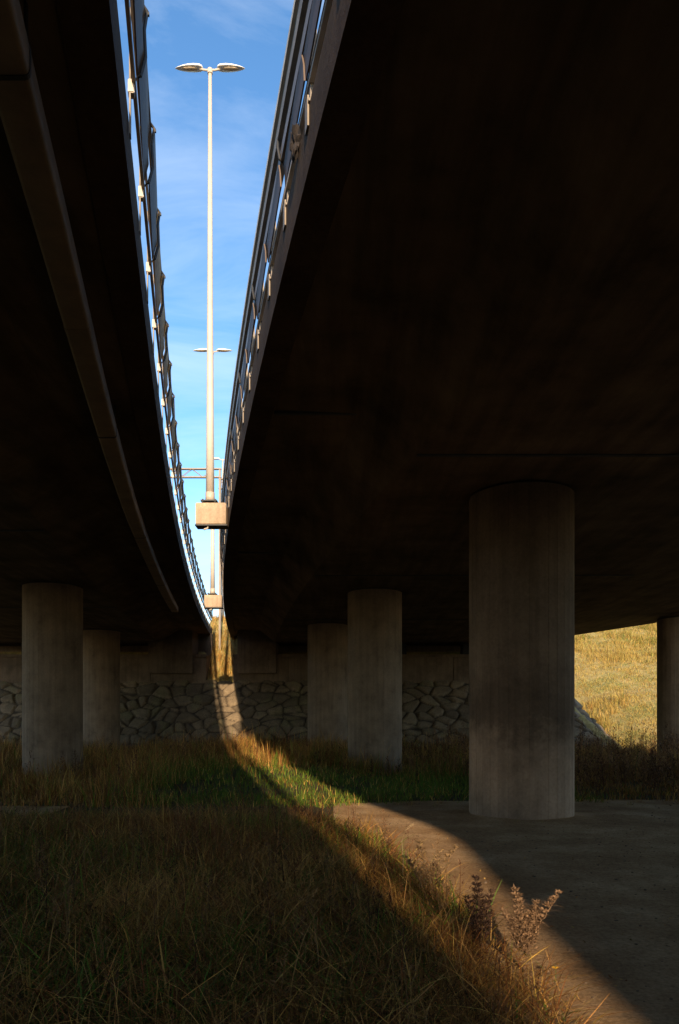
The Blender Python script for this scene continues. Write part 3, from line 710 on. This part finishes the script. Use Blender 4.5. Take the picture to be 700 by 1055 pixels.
# gravel crumbs and leaves on the path
n = 3200; x = rng.uniform(-1, 8, n); y = 3.3+10*rng.random(n)**1.3; k = on_path(x, y) & (x < .5*y+.2); x, y = x[k], y[k]
bm = bmesh.new()
for a, c in zip(x, y):
    s = .003+.012*random.random()**4
    mtx = Matrix.Translation((a, c, float(terr(a, c))+.008+s*.2)) @ Matrix.Rotation(U(0,6), 4, 'Z') @ Matrix.Diagonal((s*U(.8,1.5), s, s*.55, 1))
    bmesh.ops.create_icosphere(bm, subdivisions=1, radius=1, matrix=mtx)
tag(link('gravel', bm_mesh('gravel', bm, False), plain('gravel_stone', (.17,.115,.07), .95, 0, .5, 30)), kind='stuff')
n = 900; x = rng.uniform(0, 7, n); y = 3.4+8*rng.random(n); k = on_path(x, y); x, y = x[k], y[k]; n = len(x)
ribbons('leaf_litter', x, y, terr(x, y)+.03, rng.uniform(.015,.04,n), rng.uniform(.008,.02,n), rng.uniform(0,6.28,n), np.full(n,.95), rng.uniform(-.2,.2,n), palette(n, np.tile([.5,.8,0,.1,.2],(n,1))), M_WEED, 3)

# ------------------------------------------------------------------ sky, sun, camera
ELEV, AZ = 19.2, -5.4       # sun low behind the camera, a touch to the right
w = bpy.data.worlds.new('World'); S.world = w; w.use_nodes = True; nt = w.node_tree; nt.nodes.clear()
out = nt.nodes.new('ShaderNodeOutputWorld'); bg = nt.nodes.new('ShaderNodeBackground')
sky = nt.nodes.new('ShaderNodeTexSky'); sky.sky_type = 'NISHITA'; sky.sun_disc = False
sky.sun_elevation = R(ELEV); sky.sun_rotation = R(180+AZ); sky.air_density = 1.0; sky.dust_density = .6; sky.ozone_density = 2.0
tc = nt.nodes.new('ShaderNodeTexCoord'); mp = nt.nodes.new('ShaderNodeMapping'); mp.inputs['Scale'].default_value = (2.2, 2.2, 6.5); mp.inputs['Rotation'].default_value = (.1,.25,0)
nt.links.new(tc.outputs['Generated'], mp.inputs[0])
cl = N(nt, 'ShaderNodeTexNoise', Scale=1.3, Detail=9.0, Roughness=.6); cl.inputs['Distortion'].default_value = .6; nt.links.new(mp.outputs[0], cl.inputs['Vector'])
cf = ramp(nt, cl.outputs['Fac'], [(.44, g(0)), (.78, g(.36))])
hs_ = N(nt, 'ShaderNodeHueSaturation', Saturation=1.2, Value=1.35); nt.links.new(sky.outputs[0], hs_.inputs['Color'])
skc = mix(nt, cf, hs_.outputs[0], (6.0, 6.5, 7.0))
nt.links.new(skc, bg.inputs[0]); bg.inputs[1].default_value = .15; nt.links.new(bg.outputs[0], out.inputs[0])
ld_ = bpy.data.lights.new('sun', 'SUN'); ld_.energy = 5.0; ld_.angle = R(.8); ld_.color = (1, .79, .55)
so = bpy.data.objects.new('sun', ld_); COL.objects.link(so); so.location = (0, -10, 20)
dirv = Vector((math.sin(R(AZ))*math.cos(R(ELEV)), math.cos(R(AZ))*math.cos(R(ELEV)), -math.sin(R(ELEV))))
so.rotation_euler = dirv.to_track_quat('-Z', 'Y').to_euler()
cam = bpy.data.cameras.new('camera'); co = bpy.data.objects.new('camera', cam); COL.objects.link(co)
co.location = (0, 0, 1.55); co.rotation_euler = (R(90), 0, 0)
cam.sensor_fit = 'HORIZONTAL'; cam.sensor_width = 36; cam.lens = 36*750/700; cam.shift_y = 210.5/700; cam.clip_start = .05; cam.clip_end = 3000
S.camera = co
S.view_settings.view_transform = 'Standard'; S.view_settings.look = 'None'; S.view_settings.gamma = 1; S.view_settings.exposure = .6
S.cycles.max_bounces = 6; S.cycles.diffuse_bounces = 4; S.cycles.use_denoising = True
S.cycles.sample_clamp_indirect = 4
